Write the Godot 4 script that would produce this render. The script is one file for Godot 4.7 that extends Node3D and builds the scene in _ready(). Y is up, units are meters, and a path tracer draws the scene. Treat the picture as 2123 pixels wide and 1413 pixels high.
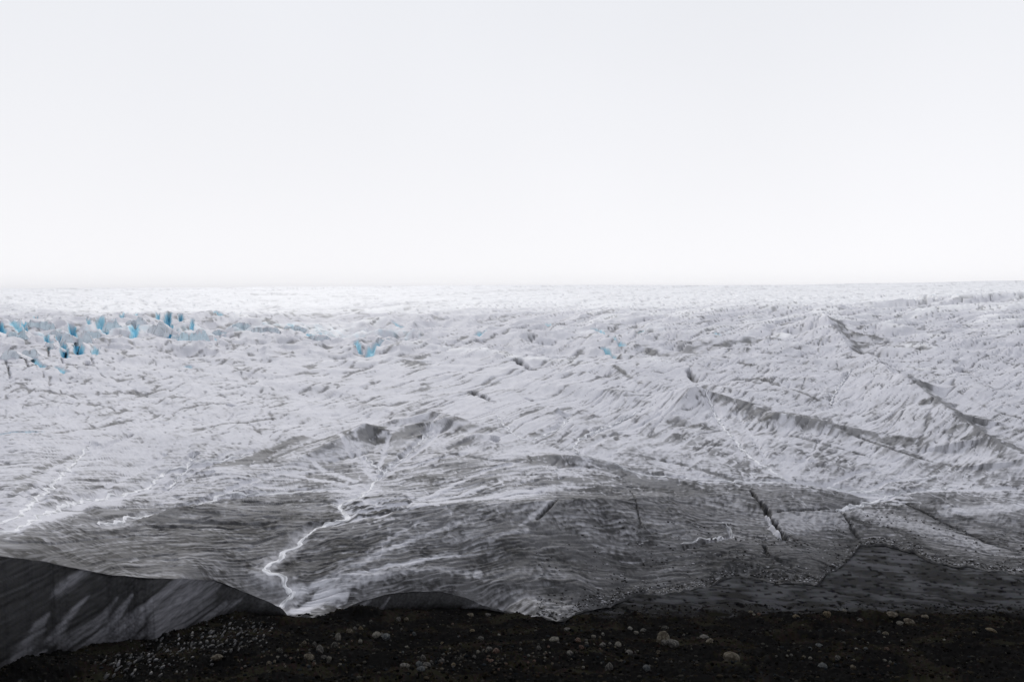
extends Node3D
# Edge of an ice sheet seen from a moraine hill under an overcast sky.

const EYE := 45.0          # camera height above the moraine floor, metres
const FOC := 1650.0        # focal length in photo pixels
const HORIZON := 590.0     # photo row of eye level
const MID := 1061.5

const NC := 1300           # glacier columns
const NF := 84             # rows on the front face
const NR := 620            # rows on the upper surface
const TMAX := 0.76

var keys := []             # per key column: t, PackedFloat32Array depths, heights
var inc := PackedFloat32Array()
var strokes := []
var face_streaks := []
var n_big := FastNoiseLite.new()
var n_hum := FastNoiseLite.new()
var n_rid := FastNoiseLite.new()
var n_run := FastNoiseLite.new()
var n_fine := FastNoiseLite.new()
var n_pat := FastNoiseLite.new()
var n_line := FastNoiseLite.new()
var n_warp := FastNoiseLite.new()
var cols_v := []
var cols_c := []
var rows_d := []
var taken := {}
var mor_noise := FastNoiseLite.new()
var mor_fine := FastNoiseLite.new()

# ---------------------------------------------------------------- helpers
func tanv(v: float) -> float:
	return (v - HORIZON) / FOC

func u2t(u: float) -> float:
	return (u - MID) / FOC

func tab(a: Array, x: float) -> float:          # piecewise linear table [[x, y], ...]
	if x <= a[0][0]:
		return a[0][1]
	for i in range(1, a.size()):
		if x <= a[i][0]:
			var f: float = (x - a[i - 1][0]) / (a[i][0] - a[i - 1][0])
			return lerpf(a[i - 1][1], a[i][1], f)
	return a[a.size() - 1][1]

func ptab(xs: PackedFloat32Array, ys: PackedFloat32Array, x: float) -> float:
	var k := xs.bsearch(x)
	if k <= 0:
		return ys[0]
	if k >= xs.size():
		return ys[ys.size() - 1]
	var f := (x - xs[k - 1]) / (xs[k] - xs[k - 1])
	return lerpf(ys[k - 1], ys[k], f)

func mk_noise(n: FastNoiseLite, seed_: int, freq: float, oct: int, ridged := false) -> void:
	n.seed = seed_
	n.noise_type = FastNoiseLite.TYPE_SIMPLEX_SMOOTH
	n.frequency = freq
	n.fractal_type = FastNoiseLite.FRACTAL_RIDGED if ridged else (FastNoiseLite.FRACTAL_FBM if oct > 1 else FastNoiseLite.FRACTAL_NONE)
	n.fractal_octaves = oct

func numbered(called: String) -> String:
	if not taken.has(called):
		taken[called] = 0
		return called
	taken[called] += 1
	return "%s_%03d" % [called, taken[called]]

func tag(o: Node, label: String, category: String, group := "") -> void:
	o.set_meta("label", label)
	o.set_meta("category", category)
	if group != "":
		o.set_meta("group", group)

func vmat(rough: float, spec := 0.4) -> StandardMaterial3D:
	var m := StandardMaterial3D.new()
	m.vertex_color_use_as_albedo = true
	m.roughness = rough
	m.metallic_specular = spec
	return m

# ---------------------------------------------------------------- terrain tables
# front edge of the ice: photo column, row of its foot, row of its brow
var front := [
	[-400, 1500, 1120], [-200, 1470, 1145], [0, 1410, 1166], [60, 1392, 1173], [120, 1378, 1186], [200, 1356, 1203], [300, 1345, 1211], [370, 1318, 1212], [430, 1299, 1216], [490, 1290, 1240], [550, 1290, 1266], [580, 1294, 1281], [605, 1302, 1292], [650, 1300, 1290],
	[690, 1293, 1279], [740, 1288, 1262], [790, 1284, 1247], [850, 1279, 1240], [910, 1277, 1240], [960, 1277, 1252], [1000, 1279, 1266], [1060, 1291, 1282], [1110, 1301, 1293], [1150, 1306, 1298], [1172, 1308, 1300], [1200, 1291, 1283], [1240, 1280, 1272], [1270, 1276, 1268],
	[1300, 1262, 1254], [1335, 1250, 1242], [1380, 1250, 1242], [1420, 1247, 1239], [1450, 1239, 1232], [1480, 1230, 1222], [1510, 1217, 1209], [1545, 1210, 1203], [1580, 1217, 1211], [1610, 1222, 1216], [1660, 1226, 1219], [1712, 1229, 1221], [1730, 1205, 1199], [1770, 1185, 1180], [1786, 1160, 1153],
	[1800, 1142, 1133], [1840, 1144, 1133], [1880, 1150, 1138], [1915, 1160, 1148], [1945, 1176, 1167], [1990, 1187, 1181], [2050, 1193, 1188], [2123, 1202, 1198], [2300, 1215, 1211], [2600, 1240, 1236]]

func moraine_base(x: float, d: float) -> float:
	var t := x / maxf(d, 4.0)
	var k := lerpf(0.25, 0.325, smoothstep(-0.65, -0.25, t))
	var y := k * maxf(0.0, 105.0 - d)
	y = maxf(y, 43.3 - 0.62 * maxf(d - 1.5, 0.0))
	# soft toe
	y += 0.6 * exp(-pow((d - 105.0) / 6.0, 2.0))
	return y

func moraine(x: float, d: float) -> float:
	var y := moraine_base(x, d)
	var a := smoothstep(6.0, 40.0, d) * (1.0 - 0.75 * smoothstep(100.0, 116.0, d))
	y += a * (0.9 * mor_noise.get_noise_2d(x * 0.7, d) + 0.45 * mor_noise.get_noise_2d(x * 2.3 + 90.0, d * 2.3) + 0.24 * mor_fine.get_noise_2d(x, d) + 0.10 * mor_fine.get_noise_2d(x * 2.6, d * 2.6))
	# low humps of till at the foot of the ice
	for m in mounds:
		var q := Vector2((x - m[0]) / m[2], (d - m[1]) / m[3]).length_squared()
		if q < 1.0:
			y += m[4] * (1.0 - q) * (1.0 - q)
	return y

var mounds := []

func hit(u: float, v: float, h := 0.0) -> Vector2:      # photo pixel -> (x, depth) on the smooth ice surface raised by h
	var t := u2t(u)
	var k := tanv(v)
	var d := 70.0
	var step := 1.0
	while d < 9000.0:
		if EYE - k * d <= ice_base(t, d) + h:
			break
		step = maxf(0.5, d * 0.008)
		d += step
	d -= step * 0.5
	return Vector2(t * d, d)

func hit_moraine(u: float, v: float) -> Vector3:
	var t := u2t(u)
	var k := tanv(v)
	var d := 30.0
	while d < 170.0:
		if EYE - k * d <= moraine(t * d, d):
			break
		d += 0.1
	return Vector3(t * d, moraine(t * d, d), -d)

func ice_base(t: float, d: float) -> float:
	var k := 0
	while k < keys.size() - 2 and t > keys[k + 1][0]:
		k += 1
	var f: float = clampf((t - keys[k][0]) / (keys[k + 1][0] - keys[k][0]), 0.0, 1.0)
	f = f * f * (3.0 - 2.0 * f)
	return lerpf(ptab(keys[k][1], keys[k][2], d), ptab(keys[k + 1][1], keys[k + 1][2], d), f)

func add_key(u: float, vd: Array) -> void:
	var ds := PackedFloat32Array()
	var ys := PackedFloat32Array()
	var n := vd.size()
	# smooth the corners: sample a Catmull-Rom through (log d, y)
	var pts := []
	for p in vd:
		pts.append(Vector2(log(p[1]), EYE - tanv(p[0]) * p[1]))
	for i in n - 1:
		var p0: Vector2 = pts[maxi(i - 1, 0)]
		var p1: Vector2 = pts[i]
		var p2: Vector2 = pts[i + 1]
		var p3: Vector2 = pts[mini(i + 2, n - 1)]
		for s in 8:
			var q := p1.cubic_interpolate(p2, p0, p3, s / 8.0)
			ds.append(exp(lerpf(p1.x, p2.x, s / 8.0)))
			ys.append(q.y)
	ds.append(vd[n - 1][1])
	ys.append(pts[n - 1].y)
	keys.append([u2t(u), ds, ys])

# a mark or landform laid along a line of photo pixels: [u, v, height]
func stroke(pts: Array, rn: float, rf: float, pw: float, dirt := 0.0, mud := 0.0, blue := 0.0, flat := 0.0) -> void:
	var w := []
	var tmin := 9.0
	var tmax := -9.0
	var dmin := 1e9
	var dmax := 0.0
	var r := maxf(rn, rf)
	for p in pts:
		var q := hit(p[0], p[1], maxf(p[2], 0.0))
		w.append(Vector3(q.x, q.y, p[2]))
		dmin = minf(dmin, q.y - r)
		dmax = maxf(dmax, q.y + r)
		tmin = minf(tmin, (q.x - r) / maxf(q.y - r, 20.0) if q.x - r < 0 else (q.x - r) / (q.y + r))
		tmax = maxf(tmax, (q.x + r) / maxf(q.y - r, 20.0) if q.x + r > 0 else (q.x + r) / (q.y + r))
	strokes.append({"p": w, "rn": rn, "rf": rf, "pw": pw, "dirt": dirt, "mud": mud, "blue": blue, "flat": flat, "t0": tmin, "t1": tmax, "d0": dmin, "d1": dmax})

func ftab(u: float, col: int) -> float:
	for i in range(1, front.size()):
		if u <= front[i][0]:
			var f: float = clampf((u - front[i - 1][0]) / float(front[i][0] - front[i - 1][0]), 0.0, 1.0)
			return lerpf(front[i - 1][col], front[i][col], f)
	return front[front.size() - 1][col]

# boundary between the dirty margin and the clean ice: photo column, row
var bound := [[-500, 1140], [0, 1112], [130, 1078], [250, 1062], [400, 1043], [540, 1024], [670, 1024], [700, 1060], [740, 1112], [800, 1108], [860, 1078], [1000, 1054], [1150, 1030], [1300, 1004], [1450, 996], [1600, 1006], [1750, 1030], [1850, 1046], [1950, 1036], [2123, 1046], [2600, 1060]]
var bound_d := PackedFloat32Array()
var gaps := PackedFloat32Array()
var foot := []      # per column: foot x,d,y, brow d,y

func setup_columns() -> void:
	bound_d.resize(NC)
	foot.resize(NC)
	gaps.resize(NC)
	for i in NC:
		var t := lerpf(-TMAX, TMAX, i / float(NC - 1))
		var u := MID + t * FOC
		u += 0.0
		bound_d[i] = hit(u, tab(bound, u)).y
		var jag := (1.6 + 3.5 * smoothstep(0.08, 0.2, t)) * n_pat.get_noise_2d(t * 240.0, 7.0)
		var vf := ftab(u, 1) + jag
		var low := ftab(u, 1) - ftab(u, 2)
		low *= lerpf(0.65 + 0.7 * n_pat.get_noise_2d(t * 420.0, 23.0), 1.0, smoothstep(8.0, 24.0, low))
		var vb := vf - maxf(low, 1.5)
		var k := tanv(vf)
		var d := 55.0
		while d < 170.0:
			if EYE - k * d <= moraine_base(t * d, d):
				break
			d += 0.05
		var yf := moraine_base(t * d, d)
		# brow: lean back with height
		var kb := tanv(vb)
		var w := 0.4
		var yb := yf
		for it in 6:
			yb = EYE - kb * (d + w)
			w = 0.35 + 0.28 * maxf(yb - yf, 0.0)
		foot[i] = [d, yf, d + w, yb]
		gaps[i] = yb - ice_base(t, d + w)
	# the ragged edge of the brow dies out within a metre; only its smoothed height carries on into the surface
	for pass_ in 2:
		var src := gaps.duplicate()
		for i in NC:
			var sum := 0.0
			var cnt := 0
			for k in range(maxi(i - 28, 0), mini(i + 29, NC)):
				sum += src[k]
				cnt += 1
			gaps[i] = sum / cnt

func column_rows(db: float) -> PackedFloat32Array:     # depths of the surface rows: start at the brow, agree everywhere further in
	var r := PackedFloat32Array()
	r.resize(NR)
	for j in NR:
		r[j] = inc[j] + lerpf(db, 105.6, smoothstep(0.0, 95.0, inc[j]))
	return r

func bend(x: float) -> float:
	if x < -30.0:
		return 0.1 * (x + 30.0)
	if x < 0.0:
		return 0.1 * (x + 30.0) + 0.0125 * (x + 30.0) * (x + 30.0) * (1.0 - (x + 30.0) / 90.0)
	return 10.5 + 8.0 * (1.0 - exp(-x / 14.0)) - 0.22 * x

func ice_column(i: int) -> void:
	var t := lerpf(-TMAX, TMAX, i / float(NC - 1))
	var fo: Array = foot[i]
	var df: float = fo[0]
	var yf: float = fo[1]
	var db: float = fo[2]
	var yb: float = fo[3]
	var gap := yb - ice_base(t, db)
	var dr := column_rows(db)
	rows_d[i] = dr
	var hh := PackedFloat32Array()
	var dirt := PackedFloat32Array()
	var mud := PackedFloat32Array()
	var blue := PackedFloat32Array()
	var flat := PackedFloat32Array()
	hh.resize(NR)
	dirt.resize(NR)
	mud.resize(NR)
	blue.resize(NR)
	flat.resize(NR)
	for s in strokes:
		if t < s.t0 or t > s.t1:
			continue
		var j0 := clampi(dr.bsearch(s.d0), 0, NR - 1)
		var j1 := clampi(dr.bsearch(s.d1), 0, NR - 1)
		var pts: Array = s.p
		var n := pts.size()
		var rn: float = s.rn
		var rf: float = s.rf
		var pw: float = s.pw
		var wob := 0.6 * rn if rn < 3.0 else 0.35 * minf(rn, 10.0)
		var wfq := 1.3 / rn
		for j in range(j0, j1 + 1):
			var d := dr[j]
			var x := t * d
			if wob > 0.0:
				x += wob * n_pat.get_noise_2d(t * d * wfq, d * wfq)
				d += wob * n_pat.get_noise_2d(t * d * wfq + 40.0, d * wfq + 40.0)
			var best := 9.0
			var bh := 0.0
			for k in n - 1:
				var a: Vector3 = pts[k]
				var b: Vector3 = pts[k + 1]
				var ex := b.x - a.x
				var ed := b.y - a.y
				var f := clampf(((x - a.x) * ex + (d - a.y) * ed) / (ex * ex + ed * ed + 1e-6), 0.0, 1.0)
				var gx := x - a.x - f * ex
				var gd := d - a.y - f * ed
				var q := sqrt(gx * gx + gd * gd) / (rf if gd > 0.0 else rn)
				if q < best:
					best = q
					bh = lerpf(a.z, b.z, f)
			if wob > 0.0 and rn < 1.5:
				best *= 1.0 + 0.7 * n_pat.get_noise_2d(x * 4.0, d * 4.0 + 9.0)
			if best < 1.0:
				var fh := pow(1.0 - best, pw) if pw > 0.0 else (1.0 - best * best) * (1.0 - best * best)
				var fm := 1.0 - best * best
				hh[j] += bh * fh
				dirt[j] += s.dirt * fm
				mud[j] += s.mud * fm
				blue[j] += s.blue * fm
				flat[j] = maxf(flat[j], s.flat * fm)
	var vs := PackedVector3Array()
	var cs := PackedColorArray()
	vs.resize(NF + NR)
	cs.resize(NF + NR)
	# ---- front face, foot to brow
	var fh := yb - yf
	for j in NF:
		var s := j / float(NF)
		var y := lerpf(yf - 1.2, yb, 1.0 - pow(1.0 - s, 1.25))
		var rel := clampf((y - yf) / maxf(fh, 0.2), -0.6, 1.0)
		var d := df + (db - df) * (0.9 * maxf(rel, 0.0) * maxf(rel, 0.0) + 0.1 * maxf(rel, 0.0))
		if rel < 0.45:
			d += minf(0.9, 0.15 + 0.10 * fh) * (0.45 - rel) * (0.45 - rel) * 3.0      # undercut foot
		var x := t * d
		var lean := x - 0.9 * (y - yf)
		var big := n_rid.get_noise_2d(lean * 1.6, y * 0.25)
		var rough := n_run.get_noise_2d(lean * 1.2, y * 0.5) + 0.5 * n_fine.get_noise_2d(x * 0.6, y * 0.6)
		var calm := smoothstep(0.0, 0.08, 1.0 - s) * minf(1.0, fh / 3.0)
		d += calm * (0.3 * big + 0.12 * rough)
		vs[j] = Vector3(t * d, y, -d)
		var lite := 0.0
		for q in face_streaks:
			var a: Vector2 = q[0]
			var b: Vector2 = q[1]
			var e := b - a
			var p := Vector2(x, y)
			var f := clampf((p - a).dot(e) / e.length_squared(), 0.0, 1.0)
			var g: float = (p - a - e * f).length() / (q[2] * (0.25 + 0.75 * f))
			if g < 1.0:
				lite = maxf(lite, q[3] * (1.0 - g * g))
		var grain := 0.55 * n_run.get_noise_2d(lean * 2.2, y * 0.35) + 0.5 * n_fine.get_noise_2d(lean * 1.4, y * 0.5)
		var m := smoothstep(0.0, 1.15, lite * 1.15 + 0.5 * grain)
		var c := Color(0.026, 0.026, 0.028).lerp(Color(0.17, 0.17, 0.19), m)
		c *= 1.0 + 0.6 * n_fine.get_noise_2d(x * 2.6, y * 2.6)
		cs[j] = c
	# ---- upper surface
	var bd := bound_d[i]
	for j in NR:
		var d := dr[j]
		var x := t * d
		var yb0 := ice_base(t, d)
		var y := yb0 + gaps[i] * exp(-(d - db) / 14.0) + (gap - gaps[i]) * exp(-(d - db) / 0.8)
		var near := smoothstep(0.0, 3.0, d - db)
		var keep := 1.0 - flat[j]
		# hummocks grow with distance from the margin
		var far := smoothstep(135.0, 420.0, d)
		var hs := pow(maxf(d / 420.0, 1.0), 1.5)
		var wx := x / hs + 3.0 * n_warp.get_noise_2d(x / hs, d / hs)
		var hd := d / hs
		var side := clampf(0.75 + 0.5 * x / (0.3 * d + absf(x)), 0.5, 1.0)
		var hum := n_hum.get_noise_2d((wx - 1.2 * side * hd) * 0.55, (hd + 1.2 * side * wx) * 0.75)
		var rid := n_rid.get_noise_2d(wx * 0.30 + 0.1 * hd, hd * 0.20)
		var big := n_big.get_noise_2d(x / hs, hd)
		var icefall := smoothstep(290.0, 340.0, d) * (1.0 - smoothstep(520.0, 700.0, d))
		var up := pow(hs, 0.12)
		y += keep * near * up * ((0.8 + 2.2 * far) * hum + (0.35 + 0.9 * far + 1.6 * icefall * smoothstep(0.4, -0.2, t)) * (1.0 - 0.7 * smoothstep(500.0, 900.0, d)) * rid)
		y += near * big * (0.8 + 2.2 * far) * up
		y += hh[j] * smoothstep(0.0, 10.0, d - db)
		# runnels: bent along the margin close by, along the flow further in
		var sc := pow(maxf(d / 140.0, 1.0), 1.4)
		var inn := smoothstep(140.0, 180.0, d + 8.0 * big)
		var run := 0.0
		var lane := 0.0
		if inn < 1.0:
			var ac := 0.75 * (d + 3.0 * yb0) - bend(x) + 1.0 * n_warp.get_noise_2d(x * 2.0, d * 2.0)
			run = n_run.get_noise_2d(x * 0.12, ac * 1.05)
			lane = n_line.get_noise_2d(x * 0.35, ac)
		if inn > 0.0:
			run = lerpf(run, n_run.get_noise_2d((x - 0.8 * side * d) * 0.22 / sc, (d + 0.8 * side * x) * 0.55 / sc), inn)
			var l1 := n_line.get_noise_2d((x - 1.0 * side * d) * 0.85 / sc, (d + 1.0 * side * x) * 2.1 / sc + 300.0) - 0.06
			var l2 := n_line.get_noise_2d((x - 1.2 * side * d) * 0.36 / sc, (d + 1.2 * side * x) * 1.1 / sc + 77.0)
			lane = lerpf(lane, maxf(l1, l2), inn)
		var fine := n_fine.get_noise_2d(x / sc, d / sc)
		var relief := keep * near * minf(sc, 12.0) * (1.0 - 0.3 * inn)
		y += relief * (0.12 * run + 0.075 * fine - 0.24 * smoothstep(0.6, 0.9, lane))
		vs[NF + j] = Vector3(x, y, -d)
		# ---- what lies on the ice
		var pat := n_pat.get_noise_2d(x * 0.5, d * 0.5)
		var edge := smoothstep(-2.5, 2.5, bd - d + 3.5 * pat + 2.5 * run)
		var dust := 1.0 - smoothstep(165.0, 270.0, d + 70.0 * big)
		var thick := smoothstep(-48.0, 24.0, bd - d + 9.0 * pat + 2.0 * run)       # dirt melts out ever thicker towards the margin
		var base := 0.13 + 0.10 * dust + 0.24 * pat + 0.34 * thick
		base = lerpf(base, 0.66 + 0.16 * pat + 0.16 * thick, edge)
		var cover := base + dirt[j] * (0.85 + 0.9 * run + 0.6 * pat) + lerpf(0.34 + 0.34 * dust, 0.30, edge) * run + lerpf(0.22 + 0.22 * dust, 0.24, edge) * fine
		if dust > 0.02:
			# rills washed clean, branching down the slope
			var rill := n_line.get_noise_2d((x + 2.0 * n_warp.get_noise_2d(x * 3.0, d * 3.0)) * 1.1 + 300.0, d * 0.42)
			cover -= (0.55 - 0.25 * edge) * dust * smoothstep(0.62, 0.88, rill + 0.2 * pat) * (1.0 - smoothstep(3.0, 14.0, bd - d))
		var m := smoothstep(0.12, 0.92, cover)
		var snow_haze := smoothstep(-200.0, 200.0, d - 620.0 + 220.0 * pat + 400.0 * hum)
		var clean := Color(0.505, 0.507, 0.552).lerp(Color(0.74, 0.745, 0.77), snow_haze)  # far plateau: cleaner snow, its colour also whitened to paint in haze
		var grey := Color(0.30, 0.30, 0.322).lerp(Color(0.15, 0.15, 0.16), smoothstep(0.1, 0.7, thick)).lerp(Color(0.088, 0.087, 0.092), smoothstep(0.7, 1.0, thick))
		grey = grey.lerp(Color(0.185, 0.185, 0.195), smoothstep(0.3, 0.7, dirt[j] + 0.3 * run) * (1.0 - edge))
		if m > 0.02:
			var dark := smoothstep(0.0, 0.6, n_pat.get_noise_2d(x * 1.1 + 40.0, d * 1.1) + 0.5 * fine + 0.25 * edge - 0.1)
			grey = grey.lerp(grey * 0.34, dark)
			grey = grey.lerp(Color(0.25, 0.25, 0.268), edge * 0.9 * smoothstep(0.12, 0.6, run * 0.8 + 0.5 * pat))
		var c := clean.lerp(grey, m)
		# cracks filled with black dust, in swarms
		var dash := smoothstep(0.67, 0.90, lane + 0.40 * pat + 0.22 * fine) * (1.0 - 0.8 * smoothstep(420.0, 900.0, d))
		c = c.lerp(Color(0.11, 0.11, 0.117), dash * 0.8 * (1.0 - edge * 0.4))
		var rim := (1.0 - smoothstep(0.0, 9.0, d - db + 3.0 * fine + 4.0 * run + 3.0 * pat)) * smoothstep(0.06, 0.16, t)
		var mm := smoothstep(0.30, 0.75, 0.8 * mud[j] + 0.30 * rim * (1.0 + pat) + 0.35 * fine + 0.35 * run)
		c = c.lerp(Color(0.030, 0.030, 0.032).lerp(Color(0.080, 0.080, 0.085), smoothstep(-0.1, 0.5, fine + 0.6 * run)), mm)
		if blue[j] > 0.0:
			var bb := smoothstep(0.25, 0.6, blue[j] + 0.2 * fine)
			c = c.lerp(Color(0.47, 0.60, 0.67) if blue[j] < 0.55 else (Color(0.34, 0.59, 0.70) if blue[j] < 1.2 else Color(0.15, 0.47, 0.64)), bb)
		c *= 1.0 + 0.10 * fine
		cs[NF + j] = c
	cols_v[i] = vs
	cols_c[i] = cs

func grid_mesh(cv: Array, cc: Array, nr: int) -> ArrayMesh:
	var n := cv.size()
	var vs := PackedVector3Array()
	var cs := PackedColorArray()
	var ns := PackedVector3Array()
	var ix := PackedInt32Array()
	for i in n:
		vs.append_array(cv[i])
		cs.append_array(cc[i])
	ns.resize(vs.size())
	ix.resize((n - 1) * (nr - 1) * 6)
	var q := 0
	for i in n - 1:
		var o := i * nr
		for j in nr - 1:
			var a := o + j
			ix[q] = a
			ix[q + 1] = a + 1
			ix[q + 2] = a + nr
			ix[q + 3] = a + nr
			ix[q + 4] = a + 1
			ix[q + 5] = a + nr + 1
			q += 6
	for i in n:
		var i0 := maxi(i - 1, 0) * nr
		var i1 := mini(i + 1, n - 1) * nr
		var o := i * nr
		for j in nr:
			var j0 := maxi(j - 1, 0)
			var j1 := mini(j + 1, nr - 1)
			ns[o + j] = (vs[i1 + j] - vs[i0 + j]).cross(vs[o + j1] - vs[o + j0]).normalized()
	var arr := []
	arr.resize(Mesh.ARRAY_MAX)
	arr[Mesh.ARRAY_VERTEX] = vs
	arr[Mesh.ARRAY_NORMAL] = ns
	arr[Mesh.ARRAY_COLOR] = cs
	arr[Mesh.ARRAY_INDEX] = ix
	var m := ArrayMesh.new()
	m.add_surface_from_arrays(Mesh.PRIMITIVE_TRIANGLES, arr)
	return m

func ice_at(x: float, d: float) -> float:          # height of the finished ice surface
	var t := x / d
	var f := clampf((t + TMAX) / (2.0 * TMAX) * (NC - 1), 0.0, NC - 1.001)
	var i := int(f)
	f -= i
	var r := 0.0
	for k in 2:
		var dr: PackedFloat32Array = rows_d[i + k]
		var j := clampi(dr.bsearch(d), 1, NR - 1)
		var g: float = clampf((d - dr[j - 1]) / (dr[j] - dr[j - 1]), 0.0, 1.0)
		var vs: PackedVector3Array = cols_v[i + k]
		r += lerpf(vs[NF + j - 1].y, vs[NF + j].y, g) * (1.0 - f if k == 0 else f)
	return r

# ---------------------------------------------------------------- stones
func stone_mesh(rng: RandomNumberGenerator, rings: int, segs: int, rough: float, facets: int) -> ArrayMesh:
	# unit stone: a ball cut by a few planes and roughened
	var planes := []
	for k in facets:
		var nrm := Vector3(rng.randf_range(-1, 1), rng.randf_range(-0.7, 1), rng.randf_range(-1, 1)).normalized()
		planes.append([nrm, rng.randf_range(0.62, 0.92)])
	var nz := FastNoiseLite.new()
	mk_noise(nz, rng.randi() % 10000, 1.1, 3)
	var grid := []
	for a in rings + 1:
		var row := []
		var th := PI * a / rings
		for b in segs:
			var ph := TAU * b / segs
			var p := Vector3(sin(th) * cos(ph), cos(th), sin(th) * sin(ph))
			var r := 1.0
			for q in planes:
				var c: float = p.dot(q[0])
				if c > 0.05:
					r = minf(r, lerpf(q[1] / c, 1.0, 0.12) if q[1] / c < 1.0 else 1.0)
			r *= 1.0 + rough * nz.get_noise_3d(p.x, p.y, p.z)
			row.append(p * r)
		grid.append(row)
	var st := SurfaceTool.new()
	st.begin(Mesh.PRIMITIVE_TRIANGLES)
	for a in rings:
		for b in segs:
			var b1 := (b + 1) % segs
			var p0: Vector3 = grid[a][b]
			var p1: Vector3 = grid[a][b1]
			var p2: Vector3 = grid[a + 1][b]
			var p3: Vector3 = grid[a + 1][b1]
			if a > 0:
				for p in [p0, p1, p3]:
					st.set_smooth_group(0)
					st.add_vertex(p)
			if a < rings - 1:
				for p in [p0, p3, p2]:
					st.set_smooth_group(0)
					st.add_vertex(p)
	st.generate_normals()
	return st.commit()

func stone_material(c: Color, spots: Color, seed_: int) -> StandardMaterial3D:
	var m := StandardMaterial3D.new()
	var nt := NoiseTexture2D.new()
	var nz := FastNoiseLite.new()
	mk_noise(nz, seed_, 0.02, 4)
	nt.noise = nz
	nt.width = 128
	nt.height = 128
	nt.seamless = true
	var g := Gradient.new()
	g.colors = PackedColorArray([(c * 0.6).linear_to_srgb(), c.linear_to_srgb(), spots.linear_to_srgb()])
	g.offsets = PackedFloat32Array([0.25, 0.5, 0.8])
	nt.color_ramp = g
	m.albedo_texture = nt
	m.uv1_triplanar = true
	m.uv1_scale = Vector3(0.7, 0.7, 0.7)
	m.roughness = 0.9
	m.metallic_specular = 0.25
	return m

# ---------------------------------------------------------------- build
func _ready() -> void:
	var t0 := Time.get_ticks_msec()
	# camera
	var cam := Camera3D.new()
	cam.name = "camera"
	add_child(cam)
	cam.position = Vector3(0, EYE, 0)
	cam.fov = rad_to_deg(2.0 * atan(706.5 / FOC))
	cam.rotation.x = -atan((706.5 - HORIZON) / FOC)
	cam.near = 0.1
	cam.far = 20000.0
	cam.current = true
	# sky and light
	var env := Environment.new()
	env.background_mode = Environment.BG_SKY
	var sky := Sky.new()
	var sm := ProceduralSkyMaterial.new()
	sm.sky_top_color = Color(0.878, 0.89, 0.917)
	sm.sky_horizon_color = Color(0.985, 0.983, 0.992)
	sm.sky_curve = 0.22
	sm.ground_bottom_color = Color(0.93, 0.93, 0.945)
	sm.ground_horizon_color = Color(0.985, 0.984, 0.993)
	sm.ground_curve = 0.2
	sm.sun_angle_max = 1.0
	var cover := NoiseTexture2D.new()
	var cn := FastNoiseLite.new()
	mk_noise(cn, 61, 0.0055, 4)
	cover.noise = cn
	cover.width = 1024
	cover.height = 512
	cover.seamless = true
	var cg := Gradient.new()
	cg.colors = PackedColorArray([Color(0, 0, 0), Color(0.26, 0.26, 0.265)])
	cover.color_ramp = cg
	sm.sky_cover = cover
	sky.sky_material = sm
	env.sky = sky
	env.tonemap_mode = Environment.TONE_MAPPER_LINEAR
	env.tonemap_exposure = 1.0
	env.sdfgi_enabled = true
	env.ssao_enabled = true
	env.ssil_enabled = true
	env.fog_enabled = true
	env.fog_density = 0.000018
	env.fog_light_color = Color(0.95, 0.95, 0.97)
	var we := WorldEnvironment.new()
	we.name = "world_environment"
	we.environment = env
	add_child(we)
	var sun := DirectionalLight3D.new()
	sun.name = "sun"
	sun.light_energy = 0.5
	sun.light_color = Color(1.0, 0.985, 0.96)
	sun.light_angular_distance = 14.0
	sun.shadow_enabled = true
	sun.sky_mode = DirectionalLight3D.SKY_MODE_LIGHT_ONLY
	add_child(sun)
	sun.rotation_degrees = Vector3(-31, 194, 0)

	mk_noise(n_big, 11, 0.012, 2)
	mk_noise(n_hum, 12, 0.030, 3)
	mk_noise(n_rid, 13, 0.11, 2, true)
	mk_noise(n_run, 14, 0.9, 3)
	mk_noise(n_fine, 15, 0.9, 3)
	mk_noise(n_pat, 16, 0.12, 3)
	mk_noise(n_line, 17, 0.22, 2, true)
	mk_noise(n_warp, 18, 0.05, 2)
	mk_noise(mor_noise, 21, 0.09, 4)
	mk_noise(mor_fine, 22, 0.9, 3)

	mounds = [[-45.0, 74.0, 6.0, 4.0, 1.3], [-28.0, 95.0, 9.0, 4.0, 1.0], [-20.0, 103.0, 6.0, 2.5, 0.9], [12.0, 90.0, 12.0, 5.0, 0.5], [34.0, 92.0, 5.0, 3.0, 1.1], [30.0, 84.0, 8.0, 3.0, 0.7], [48.0, 100.0, 8.0, 3.0, 0.8], [-14.0, 82.0, 7.0, 4.0, 0.7]]
	build_glacier()
	print("glacier ", Time.get_ticks_msec() - t0)
	build_moraine()
	print("moraine ", Time.get_ticks_msec() - t0)
	build_hill()
	build_streams()
	build_seracs()
	build_boulders()
	build_gravel()
	print("all ", Time.get_ticks_msec() - t0)

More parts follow.
